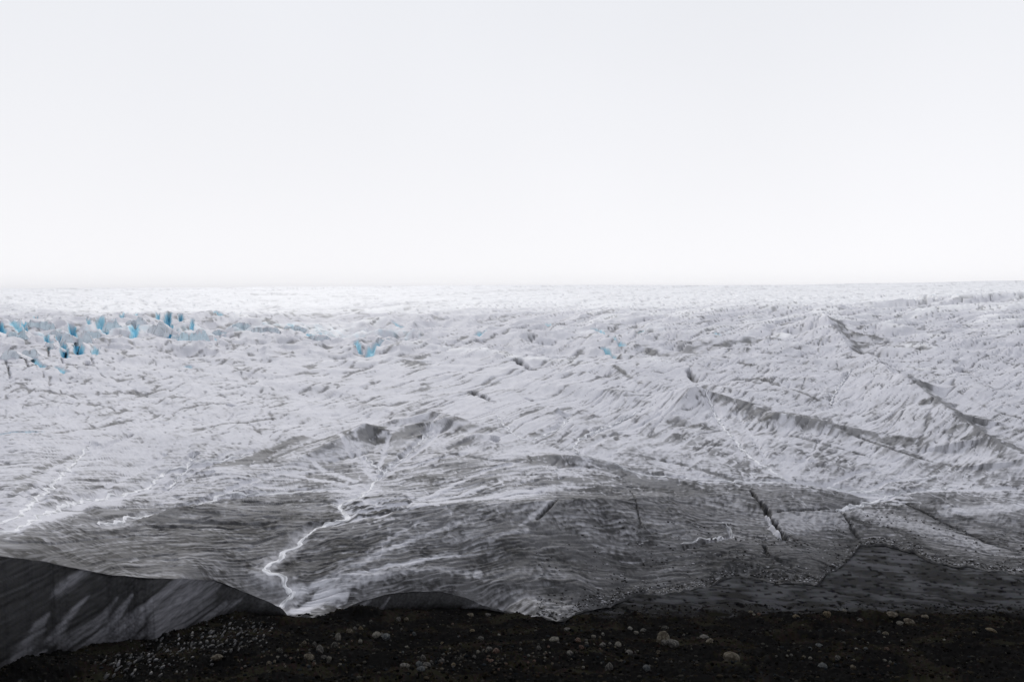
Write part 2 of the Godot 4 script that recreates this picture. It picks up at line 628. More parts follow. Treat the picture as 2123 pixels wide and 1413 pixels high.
func landforms() -> void:
	# [u, v, height] lines: crests (sharp), channels, cracks, dirt and clean bands
	# near dome and its brow
	stroke([[760, 1120, 0.6], [860, 1080, 1.4], [1000, 1056, 1.8], [1140, 1040, 2.2], [1250, 1034, 2.0], [1400, 1030, 1.4], [1560, 1018, 0.5]], 13, 7, 1.4)
	stroke([[1130, 1050, 0], [1250, 1045, 0], [1330, 1060, 0]], 3.5, 1.0, 1.0, 0.25)
	# mid peaks
	stroke([[480, 990, 0.3], [600, 950, 1.3], [690, 912, 2.2], [746, 880, 3.4], [800, 905, 1.2], [860, 930, 0.3]], 7, 9, 1.3)
	stroke([[700, 912, 0], [745, 898, 0], [770, 912, 0]], 6.8, 1, 1, 0.75)
	stroke([[790, 880, 0.6], [830, 868, 1.6], [890, 852, 2.2], [940, 868, 1.4], [1010, 890, 0.3]], 5, 8, 1.3)
	stroke([[795, 905, 0.4], [840, 888, 1.4], [925, 870, 2.2], [960, 890, 0.6]], 5, 6, 1.3)
	stroke([[805, 905, 0], [850, 895, 0], [880, 905, 0]], 8.5, 2, 1, 0.75)
	stroke([[830, 872, 0], [900, 868, 0]], 4.2, 1, 1, 0.61)
	stroke([[895, 882, 0], [935, 876, 0], [990, 895, 0], [1090, 902, 0]], 6.8, 1.5, 1, 0.51)
	stroke([[930, 925, 0.2], [985, 905, 1.5], [1005, 918, 0.8], [1030, 930, 0.2]], 5, 6, 1.3, 0.1)
	stroke([[1100, 948, 0.4], [1180, 940, 1.6], [1235, 948, 1.2], [1340, 975, 0.2]], 4, 6, 1.3)
	stroke([[1120, 950, 0], [1190, 948, 0], [1240, 952, 0], [1340, 980, 0]], 6.8, 1, 1, 0.61)
	stroke([[1130, 1005, 0], [1250, 1000, 0], [1330, 1000, 0], [1430, 1010, 0]], 6.0, 2.5, 1, 0.56)
	# right peaks
	stroke([[1330, 870, 0.42], [1400, 848, 1.58], [1456, 800, 4.42], [1500, 812, 3.15], [1590, 845, 1.68], [1720, 885, 0.42]], 9, 12, 1.3)
	stroke([[1460, 815, 0.00], [1520, 840, 0.00], [1600, 865, 0.00], [1700, 885, 0.00]], 8.9, 1.5, 1, 0.62)
	stroke([[1388, 862, 0.00], [1400, 885, 0.00], [1450, 880, 0.00], [1540, 900, 0.00]], 4.5, 2, 1, 0.45)
	stroke([[1585, 880, 0.31], [1612, 858, 2.52], [1660, 868, 1.88], [1760, 890, 1.27], [1860, 905, 0.31]], 6, 8, 1.3)
	stroke([[1615, 874, 0.00], [1700, 890, 0.00], [1790, 905, 0.00], [1880, 915, 0.00]], 6.4, 1.5, 1, 0.62)
	stroke([[1690, 680, 2.10], [1708, 664, 5.25], [1790, 730, 3.78], [1880, 788, 4.42], [1960, 850, 4.20], [2050, 905, 3.57], [2140, 950, 2.73], [2300, 1010, 1.05]], 9, 16, 1.3)
	stroke([[1885, 806, 0.00], [1935, 855, 0.00], [2010, 905, 0.00], [2100, 945, 0.00], [2250, 995, 0.00]], 8.9, 2, 1, 0.66)
	stroke([[1706, 672, 0.00], [1745, 705, 0.00], [1790, 738, 0.00]], 11.5, 3, 1, 0.72)
	stroke([[1755, 690, 0.00], [1830, 706, 0.00], [1900, 722, 0.00]], 5.1, 3, 1, 0.72)
	stroke([[2040, 870, 0.00], [2123, 895, 0.00], [2250, 930, 0.00]], 6.4, 3, 1, 0.51)
	stroke([[1505, 712, 1.05], [1545, 694, 3.15], [1600, 704, 1.58], [1640, 714, 0.53]], 14, 18, 1.3)
	stroke([[1510, 716, 0.00], [1560, 710, 0.00]], 12.8, 4, 1, 0.61)
	stroke([[1575, 712, 0.00], [1635, 716, 0.00]], 7.6, 3, 1, 0.81)
	stroke([[1335, 722, 0.63], [1400, 700, 3.37], [1450, 722, 0.63]], 14, 16, 1.3)
	stroke([[1345, 722, 0.00], [1370, 735, 0.00]], 7.6, 4, 1, 0.81)
	stroke([[1400, 710, 0.00], [1430, 730, 0.00]], 17.9, 3, 1, 0.35)
	stroke([[1148, 862, 0.22], [1157, 848, 1.47], [1166, 862, 0.22]], 2.2, 2.2, 1.2, 0.5)
	# ridges crossing the white ice on the left
	stroke([[400, 985, 0], [470, 965, 0], [540, 945, 0], [620, 908, 0]], 2.2, 1.2, 1, 0.75)
	stroke([[270, 1100, 0.3], [350, 1066, 1.3], [440, 1060, 0.8], [560, 1075, 0.2]], 5, 4, 1.3)
	stroke([[280, 1098, 0], [345, 1074, 0], [420, 1078, 0]], 3.5, 0.8, 1, 0.3)
	stroke([[700, 1100, 0], [560, 1090, 0], [420, 1098, 0], [330, 1110, 0]], 4, 3, 1, 0.18)
	stroke([[0, 1150, 0], [120, 1165, 0], [260, 1185, 0]], 4, 2, 1, 0.25)
	# broad dusty fans
	stroke([[1300, 905, 0], [1700, 930, 0], [2123, 965, 0], [2300, 985, 0]], 26, 26, 1, 0.16)
	stroke([[780, 935, 0], [1000, 940, 0], [1200, 960, 0]], 16, 16, 1, 0.12)
	stroke([[1500, 730, 0], [1700, 790, 0], [1900, 860, 0]], 60, 40, 1, 0.10)
	stroke([[60, 980, 0], [250, 950, 0], [420, 930, 0]], 14, 14, 1, 0.08)
	# grey islands between the braids
	for q in [[722, 1052, 1.0], [752, 1064, 1.2], [706, 1078, 0.8], [790, 1072, 1.6], [735, 1086, 1.2], [775, 1088, 1.8], [818, 1080, 1.0], [768, 1040, 0.8], [800, 1050, 0.8], [742, 1040, 0.8], [812, 1096, 0.9], [755, 1104, 0.8], [842, 1052, 0.9]]:
		stroke([[q[0] - 12, q[1] + 2, 0.1], [q[0] + 12, q[1] - 2, 0.1]], q[2], q[2], 0.0, 0.8, 0.5)
	# thicker dirt along the margin
	stroke([[900, 1190, 0], [1050, 1170, 0], [1250, 1175, 0], [1450, 1170, 0], [1600, 1175, 0]], 9, 7, 1, 0.2, 0.2)
	stroke([[620, 1200, 0], [690, 1170, 0], [740, 1150, 0]], 4, 4, 1, 0.3, 0.22)
	stroke([[1100, 1230, 0], [1200, 1250, 0], [1300, 1225, 0]], 4, 4, 1, 0.1, 0.2)
	stroke([[1640, 1180, 0], [1720, 1160, 0], [1780, 1130, 0]], 5, 5, 1, 0.1, 0.24)
	stroke([[250, 1150, 0], [400, 1140, 0], [520, 1130, 0]], 6, 5, 1, 0.15, 0.12)
	# far swells
	stroke([[760, 640, 1.0], [850, 625, 5.0], [1000, 620, 5.5], [1060, 628, 2.0]], 90, 200, 1.3)
	stroke([[1900, 632, 1.0], [1980, 620, 6.0], [2123, 611, 8.0], [2300, 606, 6.0]], 90, 200, 1.3)
	stroke([[1500, 640, 2.0], [1700, 632, 5.0], [1900, 640, 2.0]], 60, 120, 1.3)
	# icefall brow on the left
	stroke([[-300, 662, 5.0], [0, 668, 5.0], [120, 664, 6.0], [300, 654, 7.0], [420, 664, 5.0], [560, 672, 3.0], [740, 672, 2.0], [860, 684, 0.5]], 70, 160, 1.2)
	# channels of the white streams
	for s in streams():
		var p := []
		for q in s[1]:
			p.append([q[0], q[1], -0.35])
		stroke(p, s[0] * 4.5, s[0] * 4.5, 0.0, -0.35, 0.0, 0.0, 0.95)
	# clean washed bands
	for w in [
			[1.4, -0.75, [[690, 1270], [640, 1285], [600, 1300]]],
			[1.0, -0.45, [[660, 1262], [740, 1232], [860, 1212], [990, 1205]]],
			[0.7, -0.45, [[600, 1262], [700, 1240], [800, 1205], [930, 1165], [1010, 1140], [1090, 1112]]],
			[0.7, -0.42, [[590, 1240], [680, 1222], [760, 1190], [860, 1145], [950, 1105]]],
			[0.5, -0.4, [[600, 1225], [700, 1200], [780, 1160], [860, 1110]]],
			[0.4, -0.5, [[620, 1250], [760, 1215], [900, 1180], [1040, 1160]]],
			[1.6, -0.15, [[760, 1190], [900, 1140], [1010, 1120]]],
			[2.2, -0.7, [[870, 1070], [1000, 1042], [1120, 1024], [1190, 1014]]],
			[1.2, -0.6, [[720, 1075], [790, 1085], [850, 1062]]],
			[1.0, -0.6, [[690, 1105], [740, 1100], [790, 1075]]],
			[1.2, -0.45, [[1380, 1218], [1450, 1210], [1530, 1206]]],
			[1.4, -0.35, [[1000, 1212], [1130, 1208], [1240, 1220]]],
			[1.8, -0.2, [[1020, 1250], [1090, 1270], [1160, 1290]]],
			[2.2, -0.55, [[1985, 1070], [2060, 1066], [2140, 1058], [2250, 1050]]],
			[6.0, -0.30, [[1640, 1092], [1745, 1085]]],
			[4.5, -0.28, [[1810, 1072], [1960, 1110], [2040, 1135]]],
			[0.5, -0.5, [[1480, 1135], [1530, 1118]]],
			[0.3, -0.7, [[250, 1195], [268, 1190]]],
			[1.5, -0.4, [[60, 1085], [130, 1062], [240, 1045]]],
			[0.4, -0.6, [[1158, 1052], [1148, 1064], [1112, 1088], [1078, 1108]]],
			[0.4, -0.25, [[300, 1200], [420, 1185], [480, 1180]]]]:
		var p := []
		for q in w[2]:
			p.append([q[0], q[1], 0.0])
		stroke(p, w[0], w[0], 1.0, w[1])
	# threads of the braided melt channels
	stroke([[640, 975, 0], [780, 990, 0], [900, 1000, 0]], 16, 22, 1, 0.40)
	for w in [
			[[770, 992], [712, 938], [690, 902]], [[772, 988], [742, 945], [728, 912]], [[776, 985], [792, 945], [802, 918]], [[780, 985], [840, 956], [880, 932], [906, 906]], [[786, 985], [880, 966], [962, 946]],
			[[760, 1012], [700, 986], [640, 962], [596, 956]], [[755, 1022], [690, 1002], [620, 990], [556, 986]], [[748, 1032], [680, 1016], [600, 1010], [520, 1012]], [[800, 1082], [860, 1052], [950, 1032], [1040, 1002]], [[842, 1060], [930, 1012], [1000, 980], [1060, 965]],
			[[700, 1050], [742, 1060], [800, 1052], [850, 1040]], [[712, 1082], [760, 1072], [820, 1070]], [[700, 1098], [760, 1092], [840, 1088], [900, 1076]], [[735, 1036], [760, 1050], [790, 1062], [835, 1066]],
			[[1600, 962], [1562, 905], [1532, 862]], [[1640, 992], [1690, 945], [1722, 900]], [[1100, 916], [1058, 880], [1010, 850]], [[1202, 938], [1262, 905], [1340, 880], [1402, 852]], [[1560, 950], [1500, 930], [1440, 925]], [[1580, 966], [1640, 960], [1700, 965]], [[1500, 882], [1450, 870], [1400, 868]],
			[[1720, 1014], [1780, 990], [1850, 975]], [[1790, 1026], [1860, 1005], [1960, 990]], [[1890, 1028], [1990, 1018], [2123, 1020]], [[1196, 920], [1150, 935], [1090, 942]],
			[[120, 985], [200, 940], [260, 915]], [[180, 1040], [240, 1000], [330, 955]], [[336, 1020], [380, 990], [420, 972], [470, 940]], [[20, 1060], [70, 1010], [110, 965]], [[270, 1026], [340, 1000], [430, 985]], [[440, 1036], [500, 1010], [580, 985], [640, 975]]]:
		var p := []
		for q in w:
			p.append([q[0], q[1], -0.12])
		stroke(p, 0.7, 0.7, 0.0, -1.1, 0.0, 0.0, 0.7)
	# long dusty cracks across the ice
	for w in [
			[1.0, [[1712, 672], [1760, 705], [1820, 745], [1880, 790], [1960, 852], [2050, 908], [2140, 955]]], [1.6, [[1762, 690], [1830, 704], [1905, 718]]], [1.6, [[1790, 712], [1850, 724], [1930, 734]]], [0.9, [[1640, 905], [1720, 930], [1800, 950]]], [0.9, [[1850, 935], [1920, 955], [2000, 975]]], [0.8, [[1560, 1010], [1500, 985], [1430, 965], [1330, 945]]],
			[0.9, [[20, 1002], [90, 968], [160, 942]]], [1.0, [[100, 905], [180, 892], [260, 880]]], [1.2, [[1240, 762], [1290, 780], [1330, 800]]], [1.2, [[1560, 780], [1640, 805], [1700, 830]]], [0.8, [[940, 945], [1010, 960], [1080, 962]]], [0.9, [[560, 952], [630, 925], [700, 905]]], [1.0, [[400, 895], [480, 880], [560, 872]]], [0.7, [[680, 960], [760, 940], [830, 950]]],
			[0.9, [[1660, 880], [1760, 905], [1880, 945]]], [1.0, [[2000, 820], [2060, 850], [2130, 872]]], [1.1, [[1880, 760], [1960, 782], [2040, 800]]], [1.4, [[1420, 735], [1500, 745], [1560, 760]]], [1.0, [[1300, 830], [1380, 822], [1440, 812]]], [1.0, [[230, 820], [300, 812], [352, 800]]], [0.8, [[0, 1045], [50, 1020], [110, 1008]]], [0.7, [[500, 1048], [600, 1046], [690, 1050]]], [0.6, [[360, 1100], [460, 1096], [560, 1100]]], [0.6, [[160, 1120], [280, 1110], [400, 1112]]]]:
		var p := []
		for q in w[1]:
			p.append([q[0], q[1], -0.25])
		stroke(p, w[0], w[0], 0.0, 0.75, 0.12)
	stroke([[1540, 1190, 0], [1640, 1205, 0], [1715, 1205, 0], [1760, 1180, 0], [1785, 1150, 0]], 7, 9, 1, 0.25, 0.5)
	stroke([[1790, 1125, 0], [1880, 1128, 0], [1960, 1160, 0], [2060, 1180, 0], [2200, 1195, 0]], 4, 6, 1, 0.2, 0.42)
	stroke([[1180, 1280, 0], [1300, 1245, 0], [1430, 1228, 0], [1520, 1200, 0]], 4, 6, 1, 0.15, 0.34)
	# grey rubble bands and silt terraces
	for w in [
			[1.6, 0.35, [[940, 1156], [1010, 1152], [1090, 1156]]],
			[1.2, 0.3, [[1090, 1100], [1150, 1130], [1280, 1160], [1400, 1162]]],
			[1.0, 0.35, [[1230, 1100], [1330, 1128], [1420, 1150]]],
			[3.0, 0.5, [[1745, 1050], [1790, 1046], [1830, 1040]]],
			[1.4, 0.45, [[1880, 1042], [1945, 1072], [2010, 1102], [2070, 1127], [2140, 1150], [2300, 1190]]],
			[1.0, 0.40, [[1790, 1090], [1860, 1105], [1930, 1140], [1990, 1170]]],
			[1.0, 0.40, [[1990, 1075], [2060, 1092], [2140, 1112], [2300, 1150]]],
			[2.0, 0.3, [[700, 1060], [780, 1080], [830, 1075]]],
			[2.5, 0.3, [[640, 1190], [700, 1175], [740, 1160]]],
			[2.5, 0.25, [[1000, 1185], [1150, 1180], [1330, 1180], [1500, 1170]]]]:
		var p := []
		for q in w[2]:
			p.append([q[0], q[1], -0.15])
		stroke(p, w[0], w[0], 0.0, 0.3, w[1])
	# open cracks
	for w in [
			[0.7, -1.2, [[1562, 1018], [1580, 1042], [1596, 1060]]],
			[1.1, -1.6, [[1596, 1060], [1612, 1085], [1628, 1108], [1640, 1130]]],
			[0.55, -0.7, [[1625, 1064], [1680, 1063], [1752, 1059]]],
			[0.6, -0.7, [[1752, 1062], [1768, 1082], [1782, 1106], [1800, 1125]]],
			[0.6, -1.0, [[1597, 1148], [1602, 1166], [1650, 1190], [1700, 1214], [1722, 1226]]],
			[0.45, -0.7, [[1888, 1046], [1945, 1072], [2010, 1102], [2070, 1127], [2140, 1152]]],
			[0.3, -0.4, [[1310, 1022], [1322, 1060], [1335, 1100]]],
			[0.5, -0.5, [[1160, 1056], [1150, 1070], [1116, 1096]]]]:
		var p := []
		for q in w[2]:
			p.append([q[0], q[1], w[1] * 0.95])
		stroke(p, w[0] * 0.75, w[0] * 0.75, 0.0, 0.0, 1.5)
	# snow left in the open crack
	stroke([[1600, 1066, 0.9], [1612, 1084, 0.9]], 0.5, 0.5, 0.0, -2.0, -1.9)
	stroke([[1612, 1092, 0.9], [1628, 1112, 0.9]], 0.55, 0.55, 0.0, -2.0, -1.9)
	# bare bluish ice along the icefall
	stroke([[-200, 700, 0], [0, 704, 0], [200, 696, 0], [420, 692, 0], [620, 688, 0], [800, 700, 0]], 30, 40, 1, -0.1, 0.0, 0.34)
	stroke([[1200, 690, 0], [1300, 690, 0], [1480, 690, 0]], 20, 30, 1, 0.0, 0.0, 0.24)
	stroke([[1930, 626, 0], [2020, 618, 0], [2140, 612, 0]], 60, 60, 1, 0.0, 0.0, 0.36)
	stroke([[830, 630, 0], [950, 624, 0], [1040, 628, 0]], 60, 60, 1, 0.0, 0.0, 0.28)
	# blue crevasses
	for w in crevasses():
		var p := []
		for q in w[3]:
			p.append([q[0], q[1], w[1]])
		stroke(p, w[0] * 0.85, w[0] * 0.85, 0.0, -0.5, 0.0, w[2])
	# dark dusty slots further out
	for w in [[2.2, -3.0, [[1072, 750], [1092, 764], [1110, 776]]], [2.0, -2.5, [[1252, 724], [1268, 736], [1282, 745]]], [1.6, -2.0, [[1430, 772], [1440, 782], [1446, 790]]], [2.5, -2.5, [[1990, 772], [2000, 763], [2008, 772]]], [1.2, -1.2, [[980, 812], [1000, 826], [1022, 838]]], [1.2, -1.0, [[468, 845], [476, 848]]], [1.0, -1.2, [[1024, 925], [1027, 915]]], [1.2, -1.0, [[1095, 828], [1104, 834]]], [1.4, -1.5, [[174, 755], [178, 768]]], [1.0, -1.0, [[1738, 775], [1752, 778]]], [0.5, -0.8, [[4, 740], [10, 765], [14, 785]]], [0.5, -0.8, [[46, 738], [52, 770]]], [0.5, -0.8, [[22, 735], [30, 750]]], [0.5, -0.8, [[94, 720], [97, 742]]], [0.5, -0.8, [[122, 745], [130, 755]]], [0.5, -0.8, [[185, 745], [188, 756]]]]:
		var p := []
		for q in w[2]:
			p.append([q[0], q[1], w[1]])
		stroke(p, w[0], w[0], 0.0, 0.6, 0.75)

func crevasses() -> Array:      # [radius, depth, blueness, line]
	return [
		[2.2, -6.0, 2.0, [[148, 690], [154, 712], [161, 735]]],
		[1.8, -5.0, 1.6, [[117, 700], [124, 718], [133, 743]]],
		[2.2, -5.0, 2.0, [[-4, 684], [3, 700]]],
		[1.8, -5.0, 1.6, [[262, 656], [254, 672], [250, 682]]],
		[2.8, -8.0, 2.0, [[350, 660], [346, 680], [345, 698]]],
		[1.8, -6.0, 2.0, [[373, 663], [374, 682]]],
		[1.8, -5.0, 1.6, [[311, 655], [310, 667]]],
		[2.6, -5.0, 1.2, [[203, 674], [208, 690], [218, 698]]],
		[1.6, -3.0, 1.2, [[196, 724], [194, 736]]],
		[1.5, -4.0, 1.5, [[72, 662], [74, 670]]],
		[2.6, -3.0, 1.0, [[16, 674], [26, 686], [46, 700]]],
		[3.0, -3.0, 1.0, [[262, 706], [276, 698], [282, 684]]],
		[3.5, -2.5, 0.8, [[352, 696], [372, 704], [384, 712]]],
		[2.0, -2.0, 0.8, [[362, 760], [376, 756], [386, 748]]],
		[2.0, -2.5, 0.8, [[60, 742], [72, 756], [84, 770]]],
		[2.0, -1.5, 0.7, [[114, 765], [128, 780]]],
		[2.5, -3.0, 0.9, [[430, 664], [470, 672], [492, 668]]],
		[3.0, -3.5, 0.9, [[486, 664], [492, 676]]],
		[2.0, -3.0, 0.9, [[735, 718], [745, 732]]],
		[2.5, -3.0, 0.9, [[764, 738], [772, 724], [790, 716]]],
		[2.0, -2.5, 0.8, [[816, 680], [840, 690], [876, 690]]],
		[2.2, -2.5, 0.8, [[986, 696], [1008, 690]]],
		[2.2, -2.5, 0.8, [[1110, 676], [1140, 680]]],
		[2.6, -4.0, 0.8, [[1232, 682], [1262, 700], [1290, 722]]],
		[2.2, -3.0, 0.9, [[1252, 722], [1270, 736]]],
		[2.2, -3.0, 0.7, [[1330, 690], [1350, 686]]],
		[2.0, -2.5, 0.8, [[1480, 690], [1494, 694]]],
		[1.6, -1.2, 0.9, [[-10, 902], [10, 900], [30, 902], [62, 900]]],
		[2.0, -2.5, 0.7, [[600, 690], [640, 700], [690, 694]]],
		[2.0, -2.5, 0.7, [[446, 712], [462, 706]]],
		[2.6, -3.0, 0.6, [[1690, 664], [1712, 662]]],
		[1.4, -3.0, 1.3, [[92, 698], [98, 716], [104, 732]]],
		[1.2, -2.5, 1.3, [[232, 682], [238, 694]]],
		[1.3, -3.0, 1.3, [[284, 664], [280, 678]]],
		[1.4, -3.0, 1.3, [[42, 680], [52, 694]]],
		[1.4, -3.5, 1.3, [[328, 658], [326, 680]]],
		[1.2, -3.0, 1.3, [[398, 676], [396, 696]]],
		[1.2, -2.5, 1.2, [[-30, 700], [-20, 730]]],
		[1.2, -2.5, 1.2, [[176, 670], [184, 690]]]]

func streams() -> Array:        # [half width, line]
	return [
		[0.42, [[790, 985], [775, 995], [766, 1012], [736, 1036], [702, 1050], [697, 1066], [712, 1082], [700, 1098], [652, 1108], [634, 1121], [618, 1136], [611, 1150], [576, 1170], [563, 1190], [530, 1208], [546, 1216], [573, 1223], [581, 1240], [592, 1256], [596, 1266], [580, 1284], [566, 1290]]],
		[0.34, [[520, 940], [430, 966], [335, 985], [302, 1010], [268, 1026], [170, 1042], [100, 1070], [20, 1101], [0, 1112], [-80, 1122]]],
		[0.31, [[700, 1012], [560, 1024], [480, 1034], [440, 1037], [412, 1050], [330, 1076], [262, 1090], [215, 1100], [190, 1106]]],
		[0.25, [[392, 950], [378, 972], [356, 998], [336, 1020]]],
		[0.31, [[175, 930], [112, 990], [62, 1042], [20, 1080], [-30, 1100]]],
		[0.25, [[890, 900], [850, 940], [805, 972], [776, 995]]],
		[0.25, [[750, 950], [772, 970], [790, 985]]],
		[0.31, [[1180, 865], [1160, 890], [1130, 906], [1098, 916], [1062, 903], [1030, 872]]],
		[0.31, [[1340, 850], [1240, 894], [1196, 918], [1202, 940]]],
		[0.37, [[1462, 830], [1500, 880], [1540, 930], [1582, 966], [1650, 1000], [1720, 1014], [1790, 1026], [1850, 1032], [1800, 1050], [1746, 1060]]],
		[0.25, [[1180, 935], [1330, 984], [1480, 996], [1620, 1003], [1720, 1014]]],
		[0.25, [[2000, 1008], [1940, 1020], [1890, 1027], [1850, 1033]]],
		[0.10, [[1420, 1141], [1480, 1132], [1526, 1120], [1521, 1104], [1509, 1092]]],
		[0.28, [[1770, 770], [1740, 810], [1728, 838]]]]

func build_glacier() -> void:
	add_key(-350, [[1120, 70], [1060, 84], [1000, 103], [900, 145], [800, 215], [700, 375], [650, 640], [628, 950], [612, 1600], [602, 3600], [598, 8000]])
	add_key(0, [[1166, 78], [1100, 90], [1000, 114], [900, 151], [800, 217], [720, 335], [680, 460], [650, 640], [628, 950], [612, 1600], [601, 3600], [598, 8000]])
	add_key(350, [[1212, 99], [1150, 108], [1100, 116.5], [1050, 126], [1000, 138], [900, 169], [800, 230], [720, 345], [680, 480], [650, 650], [628, 950], [611, 1600], [599, 3600], [596, 8000]])
	add_key(580, [[1290, 104], [1220, 109], [1150, 117], [1100, 124], [1050, 132], [1000, 142], [900, 175], [800, 236], [720, 350], [680, 480], [650, 650], [628, 950], [610, 1600], [597.5, 3600], [594.5, 8000]])
	add_key(1061, [[1280, 105.6], [1230, 109], [1150, 116], [1100, 121.5], [1050, 129], [1000, 140], [950, 155], [900, 175], [850, 202], [800, 239], [750, 297], [700, 390], [660, 540], [630, 830], [609, 1500], [594, 3600], [591.5, 8000]])
	add_key(1600, [[1215, 118.5], [1150, 127], [1100, 135], [1050, 144.5], [1000, 156], [950, 170], [900, 188], [850, 211], [800, 243], [750, 294], [700, 378], [660, 500], [630, 740], [608, 1300], [594, 3400], [590.5, 8000]])
	add_key(1820, [[1142, 133.5], [1100, 141], [1050, 151.5], [1000, 163], [950, 177], [900, 195], [850, 217], [800, 246], [750, 294], [700, 370], [660, 490], [630, 710], [607, 1250], [592, 3300], [587, 8000]])
	add_key(2123, [[1200, 121.5], [1150, 131], [1100, 140.5], [1050, 151], [1000, 163], [950, 177], [900, 194], [850, 216], [800, 245], [750, 291], [700, 362], [660, 475], [630, 680], [606, 1200], [588, 3200], [581, 8000]])
	add_key(2500, [[1230, 116], [1150, 132], [1100, 142], [1050, 153], [1000, 165], [900, 197], [800, 248], [700, 365], [650, 520], [620, 800], [600, 1400], [580, 3200], [572, 8000]])
	# row spacing: even steps of photo rows on the middle column, denser far out for the skyline
	inc.resize(NR)
	var k: Array = keys[4]
	var dd := PackedFloat32Array()
	for i in k[1].size():
		dd.append(k[1][i])
	var d0: float = dd[0]
	var vlist := PackedFloat32Array()
	var dlist := PackedFloat32Array()
	for i in range(dd.size() - 1, -1, -1):
		vlist.append(HORIZON + (EYE - k[2][i]) / k[1][i] * FOC)
		dlist.append(k[1][i])
	for i in range(1, vlist.size()):
		vlist[i] = maxf(vlist[i], vlist[i - 1] + 0.01)
	for j in NR:
		var v := lerpf(1280.0, 591.5, j / float(NR - 1))
		inc[j] = ptab(vlist, dlist, v) - d0
	for j in range(1, NR):
		inc[j] = maxf(inc[j], inc[j - 1] + 0.02)
	# marks on the front face
	setup_columns()
	for q in [
			[335, 1230, 210, 1352, 2.2, 0.9], [300, 1330, 190, 1352, 1.6, 0.8], [246, 1256, 176, 1350, 1.0, 0.8], [213, 1262, 160, 1330, 0.8, 0.55], [127, 1275, 84, 1345, 0.8, 0.7], [55, 1302, 10, 1385, 0.8, 0.6],
			[112, 1212, 84, 1250, 1.0, 0.55], [60, 1375, 0, 1405, 0.6, 0.7], [352, 1236, 300, 1330, 2.0, 0.65], [420, 1240, 330, 1330, 2.5, 0.55], [480, 1262, 420, 1296, 1.6, 0.5], [180, 1300, 120, 1350, 1.4, 0.5],
			[760, 1262, 720, 1288, 0.7, 0.5], [800, 1255, 780, 1284, 0.5, 0.5], [1000, 1262, 960, 1278, 0.6, 0.4]]:
		var w := []
		for e in 2:
			var u: float = q[e * 2]
			var i := clampi(int((u2t(u) + TMAX) / (2.0 * TMAX) * (NC - 1)), 0, NC - 1)
			var d: float = foot[i][0] + 0.4
			w.append(Vector2(u2t(u) * d, EYE - tanv(q[e * 2 + 1]) * d))
		face_streaks.append([w[0], w[1], q[4], q[5]])
	landforms()
	cols_v.resize(NC)
	cols_c.resize(NC)
	rows_d.resize(NC)
	var id := WorkerThreadPool.add_group_task(ice_column, NC)
	WorkerThreadPool.wait_for_group_task_completion(id)
	var o := MeshInstance3D.new()
	o.name = "glacier"
	o.mesh = grid_mesh(cols_v, cols_c, NF + NR)
	o.material_override = vmat(0.75, 0.3)
	o.set_meta("kind", "structure")
	o.set_meta("label", "dirty grey margin and white crevassed surface of the ice sheet")
	add_child(o)

func build_moraine() -> void:
	var nc := 1000
	var rows := PackedFloat32Array()
	var d := 9.0
	while d < 56.0:
		rows.append(d)
		d += 1.5
	while d < 112.0:
		rows.append(d)
		d += 0.28
	while d < 165.0:
		rows.append(d)
		d += 0.5
	var cv := []
	var cc := []
	for i in nc:
		var t := lerpf(-0.8, 0.8, i / float(nc - 1))
		var vs := PackedVector3Array()
		var cs := PackedColorArray()
		for r in rows:
			var x := t * r
			var y := moraine(x, r)
			vs.append(Vector3(x, y, -r))
			var p := n_pat.get_noise_2d(x * 0.9 + 70.0, r * 0.9)
			var f := mor_fine.get_noise_2d(x * 1.6, r * 1.6)
			var q := mor_noise.get_noise_2d(x * 1.7, r * 1.7 + 300.0)
			var c := Color(0.0058, 0.0055, 0.0052)
			c = c.lerp(Color(0.0132, 0.0120, 0.0090), smoothstep(0.0, 0.45, p + 0.4 * f))
			c = c.lerp(Color(0.0115, 0.0112, 0.0108), smoothstep(0.25, 0.6, f + 0.3 * q))
			# grey silt washed out in front of the ice
			var silt := smoothstep(-2.0, 3.0, r - 104.0 - 4.0 * q - 3.0 * p) * smoothstep(0.02, 0.12, t)
			var sc := Color(0.021, 0.0212, 0.022).lerp(Color(0.046, 0.047, 0.051), smoothstep(-0.3, 0.5, n_run.get_noise_2d(x * 0.10, (r + 0.25 * x) * 0.55) + 0.9 * p))
			sc = sc.lerp(Color(0.007, 0.007, 0.0075), smoothstep(0.2, 0.45, mor_fine.get_noise_2d(x * 0.5 + 9.0, r * 0.7)))
			sc = sc.lerp(sc * 1.5, smoothstep(110.0, 124.0, r + 10.0 * q))
			c = c.lerp(sc, silt)
			cs.append(c)
		cv.append(vs)
		cc.append(cs)
	var o := MeshInstance3D.new()
	o.name = "moraine_ground"
	o.mesh = grid_mesh(cv, cc, rows.size())
	o.material_override = vmat(1.0, 0.04)
	o.set_meta("kind", "structure")
	o.set_meta("label", "dark gravel moraine at the foot of the ice")
	add_child(o)

